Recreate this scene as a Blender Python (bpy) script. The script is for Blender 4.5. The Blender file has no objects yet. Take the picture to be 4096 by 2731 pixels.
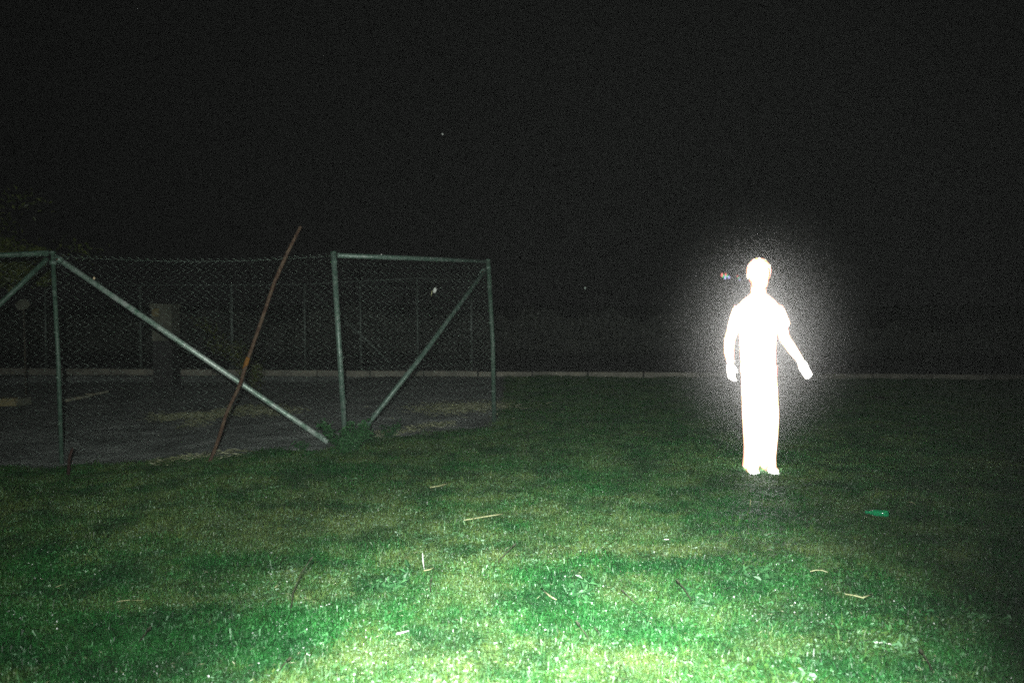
import bpy, bmesh, math, random
import numpy as np
from mathutils import Vector, Matrix, Euler, noise

random.seed(7); rng = np.random.default_rng(7)
R = math.radians
S = bpy.context.scene
C = S.collection

# ------------------------------------------------------------------ camera, light, exposure
CAM_H = 1.35
PITCH = math.atan(155.5 / 3186)
cam = bpy.data.objects.new('camera', bpy.data.cameras.new('camera'))
cam.data.sensor_width = 36; cam.data.lens = 28
cam.data.clip_start = 0.05; cam.data.clip_end = 2000
cam.data.dof.use_dof = True; cam.data.dof.focus_distance = 5.2; cam.data.dof.aperture_fstop = 2.2
cam.location = (0, 0, CAM_H); cam.rotation_euler = (R(90) - PITCH, 0, 0)
C.objects.link(cam); S.camera = cam

w = bpy.data.worlds.new('World'); S.world = w; w.use_nodes = True
bg = w.node_tree.nodes['Background']
bg.inputs[0].default_value = (1.0, 1.0, 1.0, 1); bg.inputs[1].default_value = 0.0015

# light carried by the photographer: a torch on the near grass, a weak wide flash; plus an added point behind the lens lifting the blacks
def lamp(name, kind, W, loc, down=None, turn=0, size=60, r=.018):
    d = bpy.data.lights.new(name, kind); d.energy = W; d.color = (0.92, 1.0, 0.92); d.shadow_soft_size = r
    if kind == 'SPOT': d.spot_size = R(size); d.spot_blend = 1.0
    o = bpy.data.objects.new(name, d); C.objects.link(o); o.location = loc
    if down is not None: o.rotation_euler = (R(90 - down), 0, R(turn))
lamp('torch_light', 'SPOT', 5700, (0.02, -0.12, CAM_H + 0.12), 38, -5, 58)
lamp('flash_light', 'SPOT', 1080, (-0.03, -0.12, CAM_H + 0.13), 3, 4, 88)
lamp('black_lift_light', 'POINT', 40, (0.0, -0.45, CAM_H + 0.05), r=.05)

S.view_settings.view_transform = 'Standard'; S.view_settings.look = 'None'
S.view_settings.exposure = 0; S.view_settings.gamma = 1
S.view_settings.use_curve_mapping = False
S.render.engine = 'CYCLES'
S.cycles.use_denoising = False
S.cycles.use_adaptive_sampling = True; S.cycles.adaptive_threshold = .035; S.cycles.adaptive_min_samples = 24
S.cycles.max_bounces = 5; S.cycles.volume_bounces = 0; S.cycles.transparent_max_bounces = 12
S.cycles.sample_clamp_indirect = 2.0

# ------------------------------------------------------------------ helpers
def ray(px, py):
    d = Vector(((px - 2048) / 3186, 1.0, (1365.5 - py) / 3186))
    return Matrix.Rotation(-PITCH, 3, 'X') @ d
def at(px, py, Y):                       # point at distance Y ahead seen at that place
    d = ray(px, py); return Vector((0, 0, CAM_H)) + d * (Y / d.y)
def G(px, py, z=0.0):                    # point on the ground
    d = ray(px, py); return Vector((0, 0, CAM_H)) + d * ((z - CAM_H) / d.z)

def tag(o, label=None, cat=None, group=None, kind=None):
    if label: o['label'] = label
    if cat: o['category'] = cat
    if group: o['group'] = group
    if kind: o['kind'] = kind
    return o
def empty(name, loc, **k):
    o = bpy.data.objects.new(name, None); o.location = loc; C.objects.link(o)
    o.empty_display_size = 0.1
    return tag(o, **k)

class MB:
    """collects shapes in world space; build() links them as one mesh object"""
    def __init__(s): s.v = []; s.f = []; s.sm = []
    def add(s, vs, fs, smooth=True):
        b = len(s.v); s.v += [tuple(v) for v in vs]
        s.f += [tuple(i + b for i in f) for f in fs]; s.sm += [smooth] * len(fs)
    def tube(s, pts, rad, n=8, cap=True, ry=None):
        pts = [Vector(p) for p in pts]
        if not hasattr(rad, '__len__'): rad = [rad] * len(pts)
        vs = []; up = None
        for i, p in enumerate(pts):
            a = pts[max(i - 1, 0)]; b = pts[min(i + 1, len(pts) - 1)]
            t = (b - a).normalized()
            if up is None:
                up = Vector((0, 0, 1)) if abs(t.z) < .9 else Vector((0, 1, 0))
            x = t.cross(up).normalized(); y = x.cross(t).normalized(); up = y
            for k in range(n):
                an = 2 * math.pi * k / n
                vs.append(p + x * math.cos(an) * rad[i] + y * math.sin(an) * rad[i])
        fs = []
        for i in range(len(pts) - 1):
            for k in range(n):
                k2 = (k + 1) % n
                fs.append((i*n+k, i*n+k2, (i+1)*n+k2, (i+1)*n+k))
        if cap:
            fs.append(tuple(range(n - 1, -1, -1))); m = (len(pts) - 1) * n
            fs.append(tuple(m + k for k in range(n)))
        s.add(vs, fs)
    def loft(s, rings, n=24):
        """rings: (cx, cy, z, rx, ry)"""
        vs = []
        for cx, cy, z, rx, ry in rings:
            for k in range(n):
                a = 2 * math.pi * k / n
                vs.append((cx + rx * math.cos(a), cy + ry * math.sin(a), z))
        fs = []
        for i in range(len(rings) - 1):
            for k in range(n):
                k2 = (k + 1) % n
                fs.append((i*n+k, i*n+k2, (i+1)*n+k2, (i+1)*n+k))
        fs.append(tuple(range(n - 1, -1, -1))); m = (len(rings) - 1) * n
        fs.append(tuple(m + k for k in range(n)))
        s.add(vs, fs)
    def ball(s, c, r, n=14, m=9, rot=None):
        if not hasattr(r, '__len__'): r = (r, r, r)
        vs = []; c = Vector(c)
        for i in range(m + 1):
            th = math.pi * i / m
            for k in range(n):
                a = 2 * math.pi * k / n
                p = Vector((r[0]*math.sin(th)*math.cos(a), r[1]*math.sin(th)*math.sin(a), r[2]*math.cos(th)))
                if rot: p = rot @ p
                vs.append(c + p)
        fs = []
        for i in range(m):
            for k in range(n):
                k2 = (k + 1) % n
                fs.append((i*n+k, (i+1)*n+k, (i+1)*n+k2, i*n+k2))
        s.add(vs, fs)
    def box(s, c, h, rot=None, jitter=0):
        c = Vector(c); vs = []
        for x in (-1, 1):
            for y in (-1, 1):
                for z in (-1, 1):
                    p = Vector((x*h[0], y*h[1], z*h[2])) + Vector([random.uniform(-jitter, jitter) for _ in range(3)])
                    if rot: p = rot @ p
                    vs.append(c + p)
        s.add(vs, [(0,1,3,2),(4,6,7,5),(0,4,5,1),(2,3,7,6),(0,2,6,4),(1,5,7,3)], False)
    def build(s, name, mat, parent=None, merge=False, **k):
        me = bpy.data.meshes.new(name)
        org = Vector(parent.location) if parent else Vector((0, 0, 0))
        pp = parent
        while pp is not None and pp.parent is not None:
            pp = pp.parent; org = org + Vector(pp.location)
        me.from_pydata([tuple(Vector(v) - org) for v in s.v], [], s.f)
        me.polygons.foreach_set('use_smooth', s.sm)
        if merge:
            bm = bmesh.new(); bm.from_mesh(me); bmesh.ops.remove_doubles(bm, verts=bm.verts, dist=1e-5)
            bmesh.ops.dissolve_degenerate(bm, edges=bm.edges, dist=1e-6)
            bmesh.ops.recalc_face_normals(bm, faces=bm.faces); bm.to_mesh(me); bm.free()
        me.materials.append(mat); me.update()
        o = bpy.data.objects.new(name, me); C.objects.link(o)
        if parent: o.parent = parent
        return tag(o, **k)

# ------------------------------------------------------------------ materials
def new_mat(name):
    m = bpy.data.materials.new(name); m.use_nodes = True
    nt = m.node_tree; return m, nt, nt.nodes['Principled BSDF']
def N(nt, typ, **kw):
    n = nt.nodes.new(typ)
    for k, v in kw.items():
        if k in n.inputs: n.inputs[k].default_value = v
        else: setattr(n, k, v)
    return n
def ramp(nt, fac, stops):
    r = nt.nodes.new('ShaderNodeValToRGB'); e = r.color_ramp.elements
    while len(e) < len(stops): e.new(0.5)
    for i, (p, c) in enumerate(stops): e[i].position = p; e[i].color = (*c, 1)
    nt.links.new(fac, r.inputs[0]); return r.outputs[0]
def noisy(name, cols, scale=8, rough=.7, bump=.3, bscale=40, metal=0, spec=.5, detail=6, bdist=.01):
    m, nt, b = new_mat(name)
    g = nt.nodes.new('ShaderNodeNewGeometry')
    n = N(nt, 'ShaderNodeTexNoise', Scale=scale, Detail=detail, Roughness=.65)
    nt.links.new(g.outputs['Position'], n.inputs['Vector'])
    k = len(cols)
    nt.links.new(ramp(nt, n.outputs[0], [(.32 + .36 * i / max(1, k - 1), c) for i, c in enumerate(cols)]), b.inputs['Base Color'])
    n2 = N(nt, 'ShaderNodeTexNoise', Scale=bscale, Detail=5)
    nt.links.new(g.outputs['Position'], n2.inputs['Vector'])
    bp = N(nt, 'ShaderNodeBump', Strength=bump, Distance=bdist)
    nt.links.new(n2.outputs[0], bp.inputs['Height']); nt.links.new(bp.outputs[0], b.inputs['Normal'])
    b.inputs['Roughness'].default_value = rough; b.inputs['Metallic'].default_value = metal
    b.inputs['Specular IOR Level'].default_value = spec
    return m

M = {}
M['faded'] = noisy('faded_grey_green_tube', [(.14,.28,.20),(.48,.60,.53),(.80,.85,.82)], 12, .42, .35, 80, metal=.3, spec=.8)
M['paint'] = noisy('green_paint', [(.035,.07,.05),(.06,.12,.085),(.13,.18,.15)], 24, .5, .25, 70, spec=.6)
M['galv'] = noisy('galvanised_green_tube', [(.06,.12,.09),(.13,.21,.17),(.28,.33,.30)], 26, .42, .35, 60, metal=.15, spec=.8)
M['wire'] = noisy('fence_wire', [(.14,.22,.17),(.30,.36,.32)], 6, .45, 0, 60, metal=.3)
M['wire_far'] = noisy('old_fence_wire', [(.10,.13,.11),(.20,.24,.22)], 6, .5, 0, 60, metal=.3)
M['rust'] = noisy('rusty_steel', [(.035,.016,.009),(.075,.036,.020),(.13,.085,.055),(.055,.028,.016)], 13, .8, .6, 90)
M['orange'] = noisy('orange_rust_scale', [(.22,.09,.012),(.32,.14,.02)], 30, .8, .5, 120)
M['soil'] = noisy('lawn_soil', [(.012,.022,.008),(.03,.05,.015),(.05,.06,.025)], 9, .95, .8, 60, bdist=.03)
M['dirt'] = noisy('grey_dirt', [(.14,.155,.145),(.25,.275,.26),(.37,.40,.38),(.56,.59,.56)], 2.2, .9, .9, 30, detail=10, bdist=.04)
M['asphalt'] = noisy('asphalt', [(.02,.02,.02),(.035,.035,.033)], 5, .9, .5, 60)
M['concrete'] = noisy('pale_concrete', [(.08,.085,.06),(.14,.145,.11),(.22,.22,.17)], 5, .85, .5, 50)
M['tan'] = noisy('tan_stone', [(.22,.19,.09),(.36,.30,.16)], 15, .85, .5, 50)
M['wood'] = noisy('weathered_plank', [(.25,.26,.2),(.42,.42,.32),(.5,.42,.28)], 9, .8, .4, 60)
M['straw'] = noisy('dry_straw', [(.24,.26,.11),(.38,.38,.20),(.5,.5,.32)], 20, .7, 0, 60)
M['stalk'] = noisy('dark_stalk', [(.015,.02,.01),(.035,.04,.018)], 30, .7, 0, 60)
M['white'] = noisy('white_scrap', [(.7,.72,.68),(.85,.85,.82)], 30, .5, 0, 60)
M['bark'] = noisy('bark', [(.04,.035,.025),(.08,.065,.045)], 14, .9, .8, 50)
M['red_stub'] = noisy('dark_red_rust', [(.03,.012,.01),(.055,.024,.018)], 18, .85, .5, 80)
M['black_post_shade'] = noisy('dark_post_and_shade', [(.03,.03,.03),(.05,.05,.05)], 5, .7, 0, 40)

def leaf_mat(name, cols, trans=.25, rough=.45, spec=.5):
    m, nt, b = new_mat(name)
    at_ = N(nt, 'ShaderNodeAttribute', attribute_name='rnd')
    nt.links.new(ramp(nt, at_.outputs['Fac'], [(i / (len(cols) - 1), c) for i, c in enumerate(cols)]), b.inputs['Base Color'])
    b.inputs['Roughness'].default_value = rough; b.inputs['Specular IOR Level'].default_value = spec
    tr = nt.nodes.new('ShaderNodeBsdfTranslucent')
    src = b.inputs['Base Color'].links[0].from_socket
    nt.links.new(src, tr.inputs[0])
    mx = N(nt, 'ShaderNodeMixShader'); mx.inputs[0].default_value = trans
    out = nt.nodes['Material Output']
    nt.links.new(b.outputs[0], mx.inputs[1]); nt.links.new(tr.outputs[0], mx.inputs[2]); nt.links.new(mx.outputs[0], out.inputs[0])
    return m
M['leaf_olive'] = leaf_mat('olive_leaves', [(.035,.055,.012),(.09,.12,.02),(.16,.19,.04)])
M['leaf_green'] = leaf_mat('green_leaves', [(.02,.08,.025),(.04,.15,.05),(.09,.24,.09)])
M['leaf_dark'] = leaf_mat('scrub_leaves', [(.07,.08,.066),(.13,.145,.12),(.22,.23,.20)])

def grass_mat():
    m, nt, b = new_mat('lawn_blades')
    L = nt.links.new
    rn = N(nt, 'ShaderNodeAttribute', attribute_name='rnd')
    dry = N(nt, 'ShaderNodeAttribute', attribute_name='dry', attribute_type='INSTANCER')
    oi = nt.nodes.new('ShaderNodeObjectInfo')
    g = nt.nodes.new('ShaderNodeNewGeometry')
    fine = N(nt, 'ShaderNodeTexNoise', Scale=7, Detail=4); L(g.outputs['Position'], fine.inputs['Vector'])
    green = ramp(nt, rn.outputs['Fac'], [(0, (.010,.050,.012)), (.45, (.018,.14,.026)), (.8, (.045,.23,.055)), (1, (.13,.34,.14))])
    dryc = ramp(nt, rn.outputs['Fac'], [(0, (.062,.11,.016)), (.5, (.145,.215,.052)), (.85, (.20,.36,.19)), (1, (.43,.58,.45))])
    # amount of dry blades: patch value + instance + fine noise
    a1 = N(nt, 'ShaderNodeMath', operation='ADD'); L(dry.outputs['Fac'], a1.inputs[0])
    s1 = N(nt, 'ShaderNodeMath', operation='MULTIPLY_ADD'); L(oi.outputs['Random'], s1.inputs[0]); s1.inputs[1].default_value = .5; s1.inputs[2].default_value = -.25
    L(s1.outputs[0], a1.inputs[1])
    s2 = N(nt, 'ShaderNodeMath', operation='MULTIPLY_ADD'); L(fine.outputs[0], s2.inputs[0]); s2.inputs[1].default_value = 1.2; s2.inputs[2].default_value = -.6
    a2 = N(nt, 'ShaderNodeMath', operation='ADD', use_clamp=True); L(a1.outputs[0], a2.inputs[0]); L(s2.outputs[0], a2.inputs[1])
    mx = N(nt, 'ShaderNodeMix', data_type='RGBA'); L(a2.outputs[0], mx.inputs[0]); L(green, mx.inputs[6]); L(dryc, mx.inputs[7])
    blot = N(nt, 'ShaderNodeTexNoise', Scale=2.2, Detail=6, Roughness=.7); L(g.outputs['Position'], blot.inputs['Vector'])
    bm_ = N(nt, 'ShaderNodeMapRange', interpolation_type='SMOOTHSTEP'); L(blot.outputs[0], bm_.inputs['Value'])
    bm_.inputs['From Min'].default_value = .44; bm_.inputs['From Max'].default_value = .62; bm_.inputs['To Min'].default_value = 0; bm_.inputs['To Max'].default_value = .75
    deep = ramp(nt, rn.outputs['Fac'], [(0, (.005,.028,.009)), (.6, (.010,.075,.020)), (1, (.04,.16,.06))])
    mx0 = mx; mx = N(nt, 'ShaderNodeMix', data_type='RGBA'); L(bm_.outputs[0], mx.inputs[0]); L(mx0.outputs[2], mx.inputs[6]); L(deep, mx.inputs[7])
    L(mx.outputs[2], b.inputs['Base Color'])
    b.inputs['Roughness'].default_value = .42; b.inputs['Specular IOR Level'].default_value = .45
    tr = nt.nodes.new('ShaderNodeBsdfTranslucent'); L(mx.outputs[2], tr.inputs[0])
    ms = nt.nodes.new('ShaderNodeMixShader'); ms.inputs[0].default_value = .25
    L(b.outputs[0], ms.inputs[1]); L(tr.outputs[0], ms.inputs[2]); L(ms.outputs[0], nt.nodes['Material Output'].inputs[0])
    return m
M['grass'] = grass_mat()

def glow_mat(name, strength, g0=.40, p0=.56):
    """white surface with added glow; lens fringe painted on grazing edge, green then red"""
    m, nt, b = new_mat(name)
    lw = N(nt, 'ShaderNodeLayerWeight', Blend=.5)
    st = [(0, (1, 1, 1)), (g0, (1, 1, 1)), (g0 + .05, (.19, .27, .10)), (p0, (.15, .25, .08)), (p0 + .05, (.27, .10, .09)), (1, (.24, .08, .07))]  # lens colour fringe painted into base colour and emission
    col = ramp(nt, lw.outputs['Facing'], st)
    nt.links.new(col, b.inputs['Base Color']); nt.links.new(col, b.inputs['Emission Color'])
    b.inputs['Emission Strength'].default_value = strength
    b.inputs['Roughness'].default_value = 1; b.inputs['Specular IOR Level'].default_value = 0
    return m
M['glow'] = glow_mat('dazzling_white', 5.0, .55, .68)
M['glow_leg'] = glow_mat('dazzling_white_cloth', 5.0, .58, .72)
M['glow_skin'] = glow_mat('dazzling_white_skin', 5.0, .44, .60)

def emit(name, col, s):
    m, nt, b = new_mat(name)
    b.inputs['Base Color'].default_value = (.1, .1, .1, 1)
    b.inputs['Emission Color'].default_value = (*col, 1); b.inputs['Emission Strength'].default_value = s
    return m

# ------------------------------------------------------------------ ground
def ground_h(x, y):
    t = min(1, max(0, (-x - 2.3) / 1.5)); t2 = min(1, max(0, (y - 4.5) / 2))
    return -.11 * t * t * (3 - 2*t) * t2 + 0.030 * noise.noise(Vector((x * .55, y * .55, 3))) + 0.012 * noise.noise(Vector((x * 2.1, y * 2.1, 7)))

EDGE_PX = [(-900,1850),(0,1836),(250,1832),(500,1822),(800,1830),(950,1824),(1100,1808),(1290,1804),(1450,1768),(1700,1742),(1850,1726),(1975,1706),(2010,1660),(2020,1580),(2010,1510)]
EDGE = [G(*p) for p in EDGE_PX]
KA, KB = G(860, 1497), G(4300, 1521)          # the far kerb line
def kerb_y(x):
    return KA.y + (KB.y - KA.y) * (x - KA.x) / (KB.x - KA.x)
def in_yard(x, y):
    # behind the ragged lawn edge
    wob = .10 * noise.noise(Vector((x * 2.3, y * 2.3, 1))) + .05 * noise.noise(Vector((x * 7, y * 7, 2)))
    for a, b in zip(EDGE[:12], EDGE[1:13]):
        if a.x <= x < b.x:
            t = (x - a.x) / (b.x - a.x); return y > a.y + (b.y - a.y) * t + wob
    if x < EDGE[0].x: return y > EDGE[0].y
    if x >= EDGE[12].x:
        for a, b in zip(EDGE[12:-1], EDGE[13:]):
            if a.y <= y < b.y:
                return x < a.x + (b.x - a.x) * (y - a.y) / (b.y - a.y) + wob
        return False
    return True

def grid_mesh(name, xs, ys, zf, keep, mat, kind):
    nx, ny = len(xs), len(ys)
    vs = [(x, y, zf(x, y)) for y in ys for x in xs]
    fs = []
    for j in range(ny - 1):
        for i in range(nx - 1):
            if keep((xs[i] + xs[i+1]) / 2, (ys[j] + ys[j+1]) / 2):
                fs.append((j*nx+i, j*nx+i+1, (j+1)*nx+i+1, (j+1)*nx+i))
    me = bpy.data.meshes.new(name); me.from_pydata(vs, [], fs)
    bm = bmesh.new(); bm.from_mesh(me)
    bmesh.ops.delete(bm, geom=[v for v in bm.verts if not v.link_faces], context='VERTS'); bm.to_mesh(me); bm.free()
    me.polygons.foreach_set('use_smooth', [True] * len(me.polygons)); me.materials.append(mat)
    o = bpy.data.objects.new(name, me); C.objects.link(o); o['kind'] = kind
    return o

near_x = list(np.arange(-9, 12.01, .16)); near_y = list(np.arange(.4, 14.6, .16))
xs = [-300, -120, -50, -25, -14] + near_x + [16, 25, 50, 120, 300]
ys = [-60, -20, -6, -2] + near_y + [17, 22, 30, 60, 150, 400]
def gz(x, y):
    if -9 <= x <= 12 and .4 <= y <= 14.6: return ground_h(x, y)
    return -.02
grid_mesh('ground', xs, ys, gz, lambda x, y: True, M['soil'], 'structure')
yx = list(np.arange(-9.5, 1.0, .07)); yy = list(np.arange(6.2, 15.0, .07))
def yz(x, y):
    return (ground_h(x, y) if (x > -9 and y < 14.6) else -.02) + .010 + .012 * noise.noise(Vector((x * 5, y * 5, 0)))
grid_mesh('dirt_yard', yx, yy, yz, lambda x, y: in_yard(x, y) and y < kerb_y(x) - .12, M['dirt'], 'structure')

# road beyond the kerb, and kerb
dirk = (KB - KA).normalized(); nrm = Vector((-dirk.y, dirk.x, 0))
k0 = KA - dirk * 14; k1 = KB + dirk * 12
rb = MB(); rb.add([k0 + nrm*.1 + Vector((0,0,.004)), k1 + nrm*.1 + Vector((0,0,.004)), k1 + nrm*5.2 + Vector((0,0,.004)), k0 + nrm*5.2 + Vector((0,0,.004))], [(0,1,2,3)])
rb.build('road', M['asphalt'], kind='structure')
kb = MB(); L_ = (k1 - k0).length; s = 0
rotk = Matrix.Rotation(math.atan2(dirk.y, dirk.x), 3, 'Z')
M['kerb'] = noisy('kerb_concrete', [(.15,.15,.12),(.32,.30,.25),(.46,.43,.34)], 2.2, .85, .5, 40)
while s < L_:
    kb.box(k0 + dirk * (s + .49) + Vector((0, 0, .035 + random.uniform(-.004, .004))), (.485, .075, .06), rotk, .004); s += 1.0
kb.build('kerb', M['kerb'], kind='structure')

# ------------------------------------------------------------------ grass
def blades_mesh(name, n, rad, hmin, hmax, wid, bend, mat, straight=False):
    vs, fs, rn = [], [], []
    for i in range(n):
        a = random.uniform(0, 2*math.pi); r = rad * math.sqrt(random.random())
        x, y = r*math.cos(a), r*math.sin(a)
        h = random.uniform(hmin, hmax); wd = wid * random.uniform(.6, 1.3)
        d = random.uniform(0, 2*math.pi); bx, by = math.cos(d), math.sin(d)
        px_, py_ = -by * wd/2, bx * wd/2
        k = random.uniform(.2, 1.0) * bend
        tw = random.uniform(-.8, .8); qx, qy = px_*math.cos(tw)-py_*math.sin(tw), px_*math.sin(tw)+py_*math.cos(tw)
        b = len(vs)
        vs += [(x-px_, y-py_, -.01), (x+px_, y+py_, -.01),
               (x+bx*h*k*.35-qx*.9, y+by*h*k*.35-qy*.9, h*(.55-.08*k)), (x+bx*h*k*.35+qx*.9, y+by*h*k*.35+qy*.9, h*(.55-.08*k)),
               (x+bx*h*k, y+by*h*k, h*(1-.45*k))]
        fs += [(b, b+1, b+3, b+2), (b+2, b+3, b+4)]
        v = min(1, max(0, random.gauss(.45, .27))); rn += [v, v]
    me = bpy.data.meshes.new(name); me.from_pydata(vs, [], fs)
    at_ = me.attributes.new('rnd', 'FLOAT', 'FACE'); at_.data.foreach_set('value', rn)
    me.materials.append(mat); me.update()
    return bpy.data.objects.new(name, me)

def leaves_mesh(name, n, rad, size, zmax, mat):
    """low broad-leaved weeds (clover-like), folded leaves on the ground"""
    vs, fs, rn = [], [], []
    for i in range(n):
        a = random.uniform(0, 2*math.pi); r = rad * math.sqrt(random.random())
        c = Vector((r*math.cos(a), r*math.sin(a), random.uniform(.006, zmax)))
        s_ = size * random.uniform(.5, 1.3)
        e = Euler((random.uniform(-.7, .7), random.uniform(-.7, .7), random.uniform(0, 6.28))).to_matrix()
        pts = [(-s_, 0, 0), (-s_*.3, -s_*.5, s_*.15), (s_*.7, -s_*.42, s_*.1), (s_, 0, -s_*.1), (s_*.7, s_*.42, s_*.1), (-s_*.3, s_*.5, s_*.15)]
        b = len(vs); vs += [tuple(c + e @ Vector(p)) for p in pts]
        fs += [(b, b+1, b+2, b+3), (b, b+3, b+4, b+5)]; v = min(1, max(0, random.gauss(.5, .3))); rn += [v, v]
    me = bpy.data.meshes.new(name); me.from_pydata(vs, [], fs)
    at_ = me.attributes.new('rnd', 'FLOAT', 'FACE'); at_.data.foreach_set('value', rn)
    me.materials.append(mat); me.update()
    return bpy.data.objects.new(name, me)

M['clip'] = leaf_mat('dry_clippings', [(.14,.16,.07),(.32,.34,.18),(.58,.58,.42)], .2, .5)
tc = bpy.data.collections.new('lawn_tufts')
for k in range(4): tc.objects.link(blades_mesh('tuft', 56, .085, .014, .042, .0036, 1.7, M['grass']))
tc.objects.link(leaves_mesh('tuft_leaf', 60, .08, .0065, .026, M['grass']))
for k in range(2): tc.objects.link(blades_mesh('tuft_long', 30, .06, .022, .068, .0036, 1.4, M['grass']))

# patch list (pixel place of centre, size in m, value): dry pale or darker
def gp(px, py): g = G(px, py); return g.x, g.y
PATCH = [(*gp(2500,2215), .75, .10, .9), (*gp(2950,2215), .5, .12, .45), (*gp(860,2420), .40, .07, 1.0), (*gp(1150,2360), .3, .2, .35),
         (*gp(1150,2130), 1.3, .45, .45), (*gp(1900,2100), 1.2, .3, .25), (*gp(2300,2680), .8, .2, .75), (*gp(1700,2600), .6, .14, .6), (*gp(2850,2470), .3, .2, .3), (*gp(3300,2220), .35, .16, .6),
         (*gp(2640,2285), .40, .13, -.9), (*gp(2100,2120), .28, .13, -.6), (*gp(1250,2560), .7, .3, -.3), (*gp(2650,2560), .25, .12, -.6),
         (*gp(1650,1800), .35, .15, .8), (*gp(1700,1850), .4, .1, .5), (*gp(600,2000), 1.5, .5, .35), (*gp(3000,1950), 1.2, .4, .1), (*gp(900,2550), .8, .4, -.35), (*gp(3600,2500), 1., .5, -.1),
         (*gp(1550,1870), .9, .25, -.4)]
def dry_val(x, y):
    v = .36 + .55 * noise.noise(Vector((x*1.1, y*1.6, 11))) + .55 * noise.noise(Vector((x*3.1, y*3.8, 5))) + .75 * noise.noise(Vector((x*7.5, y*8, 15)))
    if y < 3.9: v -= .14 * min(1, (3.9 - y) / .7)
    if x < .3 and y > 4: v += .16 * min(1, (y - 4) / .8)
    for cx, cy, sx, sy, k in PATCH:
        d = ((x-cx)/sx)**2 + ((y-cy)/sy)**2
        if d < 6: v += k * math.exp(-d)
    return v
dens_near = 1150
def dens_val(x, y):
    if y < 5: d = dens_near
    elif y < 8: d = 720
    elif y < 11: d = 380
    else: d = 200
    thin = noise.noise(Vector((x*2.2, y*2.2, 21)))
    return d * (1 if thin > -.25 else .55)

lx = list(np.arange(-8.9, 11.9, .075)); ly = list(np.arange(1.3, 7, .06)) + list(np.arange(7, 14.5, .15))
lawn = grid_mesh('lawn_grass', lx, ly, lambda x, y: ground_h(x, y) + .001,
                 lambda x, y: abs(x) < .74*y + 1.2 and not in_yard(x, y) and y < kerb_y(x) - .1, M['grass'], 'stuff')
tag(lawn, label='short rough grass of the lawn, lit bright green in front', cat='grass')
me = lawn.data
co = np.empty(len(me.vertices)*3); me.vertices.foreach_get('co', co); co = co.reshape(-1, 3)
for nm, fn in (('dens', dens_val), ('dry', dry_val)):
    a_ = me.attributes.new(nm, 'FLOAT', 'POINT'); a_.data.foreach_set('value', [fn(x, y) for x, y, z in co])
# scale attribute: tall lush tufts here and there
def tall_val(x, y):
    a = noise.noise(Vector((x*2.6, y*2.6, 31))); b = noise.noise(Vector((x*6, y*6, 51)))
    return .85 + .9 * max(0, a) + 1.1 * max(0, b - .15) - .3 * max(0, noise.noise(Vector((x*1.3, y*1.3, 41))))
a_ = me.attributes.new('tall', 'FLOAT', 'POINT'); a_.data.foreach_set('value', [tall_val(x, y) for x, y, z in co])

gt = bpy.data.node_groups.new('lawn_scatter', 'GeometryNodeTree')
gt.interface.new_socket('Geometry', in_out='INPUT', socket_type='NodeSocketGeometry')
gt.interface.new_socket('Geometry', in_out='OUTPUT', socket_type='NodeSocketGeometry')
gi = gt.nodes.new('NodeGroupInput'); go = gt.nodes.new('NodeGroupOutput')
dp = gt.nodes.new('GeometryNodeDistributePointsOnFaces')
na = gt.nodes.new('GeometryNodeInputNamedAttribute'); na.data_type = 'FLOAT'; na.inputs[0].default_value = 'dens'
nt_ = gt.nodes.new('GeometryNodeInputNamedAttribute'); nt_.data_type = 'FLOAT'; nt_.inputs[0].default_value = 'tall'
ci = gt.nodes.new('GeometryNodeCollectionInfo'); ci.inputs[0].default_value = tc; ci.inputs[1].default_value = True; ci.inputs[2].default_value = True
ip = gt.nodes.new('GeometryNodeInstanceOnPoints'); ip.inputs['Pick Instance'].default_value = True
rr = gt.nodes.new('FunctionNodeRandomValue'); rr.data_type = 'FLOAT_VECTOR'
rr.inputs[0].default_value = (-.15, -.15, 0); rr.inputs[1].default_value = (.15, .15, 6.28)
rs = gt.nodes.new('FunctionNodeRandomValue'); rs.data_type = 'FLOAT'; rs.inputs[2].default_value = .7; rs.inputs[3].default_value = 1.25; rs.inputs['Seed'].default_value = 4
mm = gt.nodes.new('ShaderNodeMath'); mm.operation = 'MULTIPLY'
LK = gt.links.new
LK(gi.outputs[0], dp.inputs['Mesh']); LK(na.outputs[0], dp.inputs['Density'])
LK(dp.outputs['Points'], ip.inputs['Points']); LK(ci.outputs[0], ip.inputs['Instance'])
LK(rr.outputs[0], ip.inputs['Rotation']); LK(rs.outputs[1], mm.inputs[0]); LK(nt_.outputs[0], mm.inputs[1]); LK(mm.outputs[0], ip.inputs['Scale'])
LK(ip.outputs[0], go.inputs[0])
lawn.modifiers.new('scatter', 'NODES').node_group = gt

# quad scatter helper for loose leaves / straw (one stuff mesh)
def scatter_mesh(name, items, mat, **k):
    """items: (centre, length, width, euler, rnd)"""
    vs, fs, rn = [], [], []
    for c, l, wd, e, r_ in items:
        m_ = Euler(e).to_matrix(); b = len(vs)
        for p in ((-l/2, 0, 0), (0, -wd/2, wd*.25), (l/2, 0, 0), (0, wd/2, wd*.25)):
            vs.append(tuple(Vector(c) + m_ @ Vector(p)))
        fs += [(b, b+1, b+2), (b, b+2, b+3)]; rn += [r_, r_]
    me = bpy.data.meshes.new(name); me.from_pydata(vs, [], fs)
    a_ = me.attributes.new('rnd', 'FLOAT', 'FACE'); a_.data.foreach_set('value', rn)
    me.materials.append(mat); o = bpy.data.objects.new(name, me); C.objects.link(o)
    return tag(o, **k)

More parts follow.
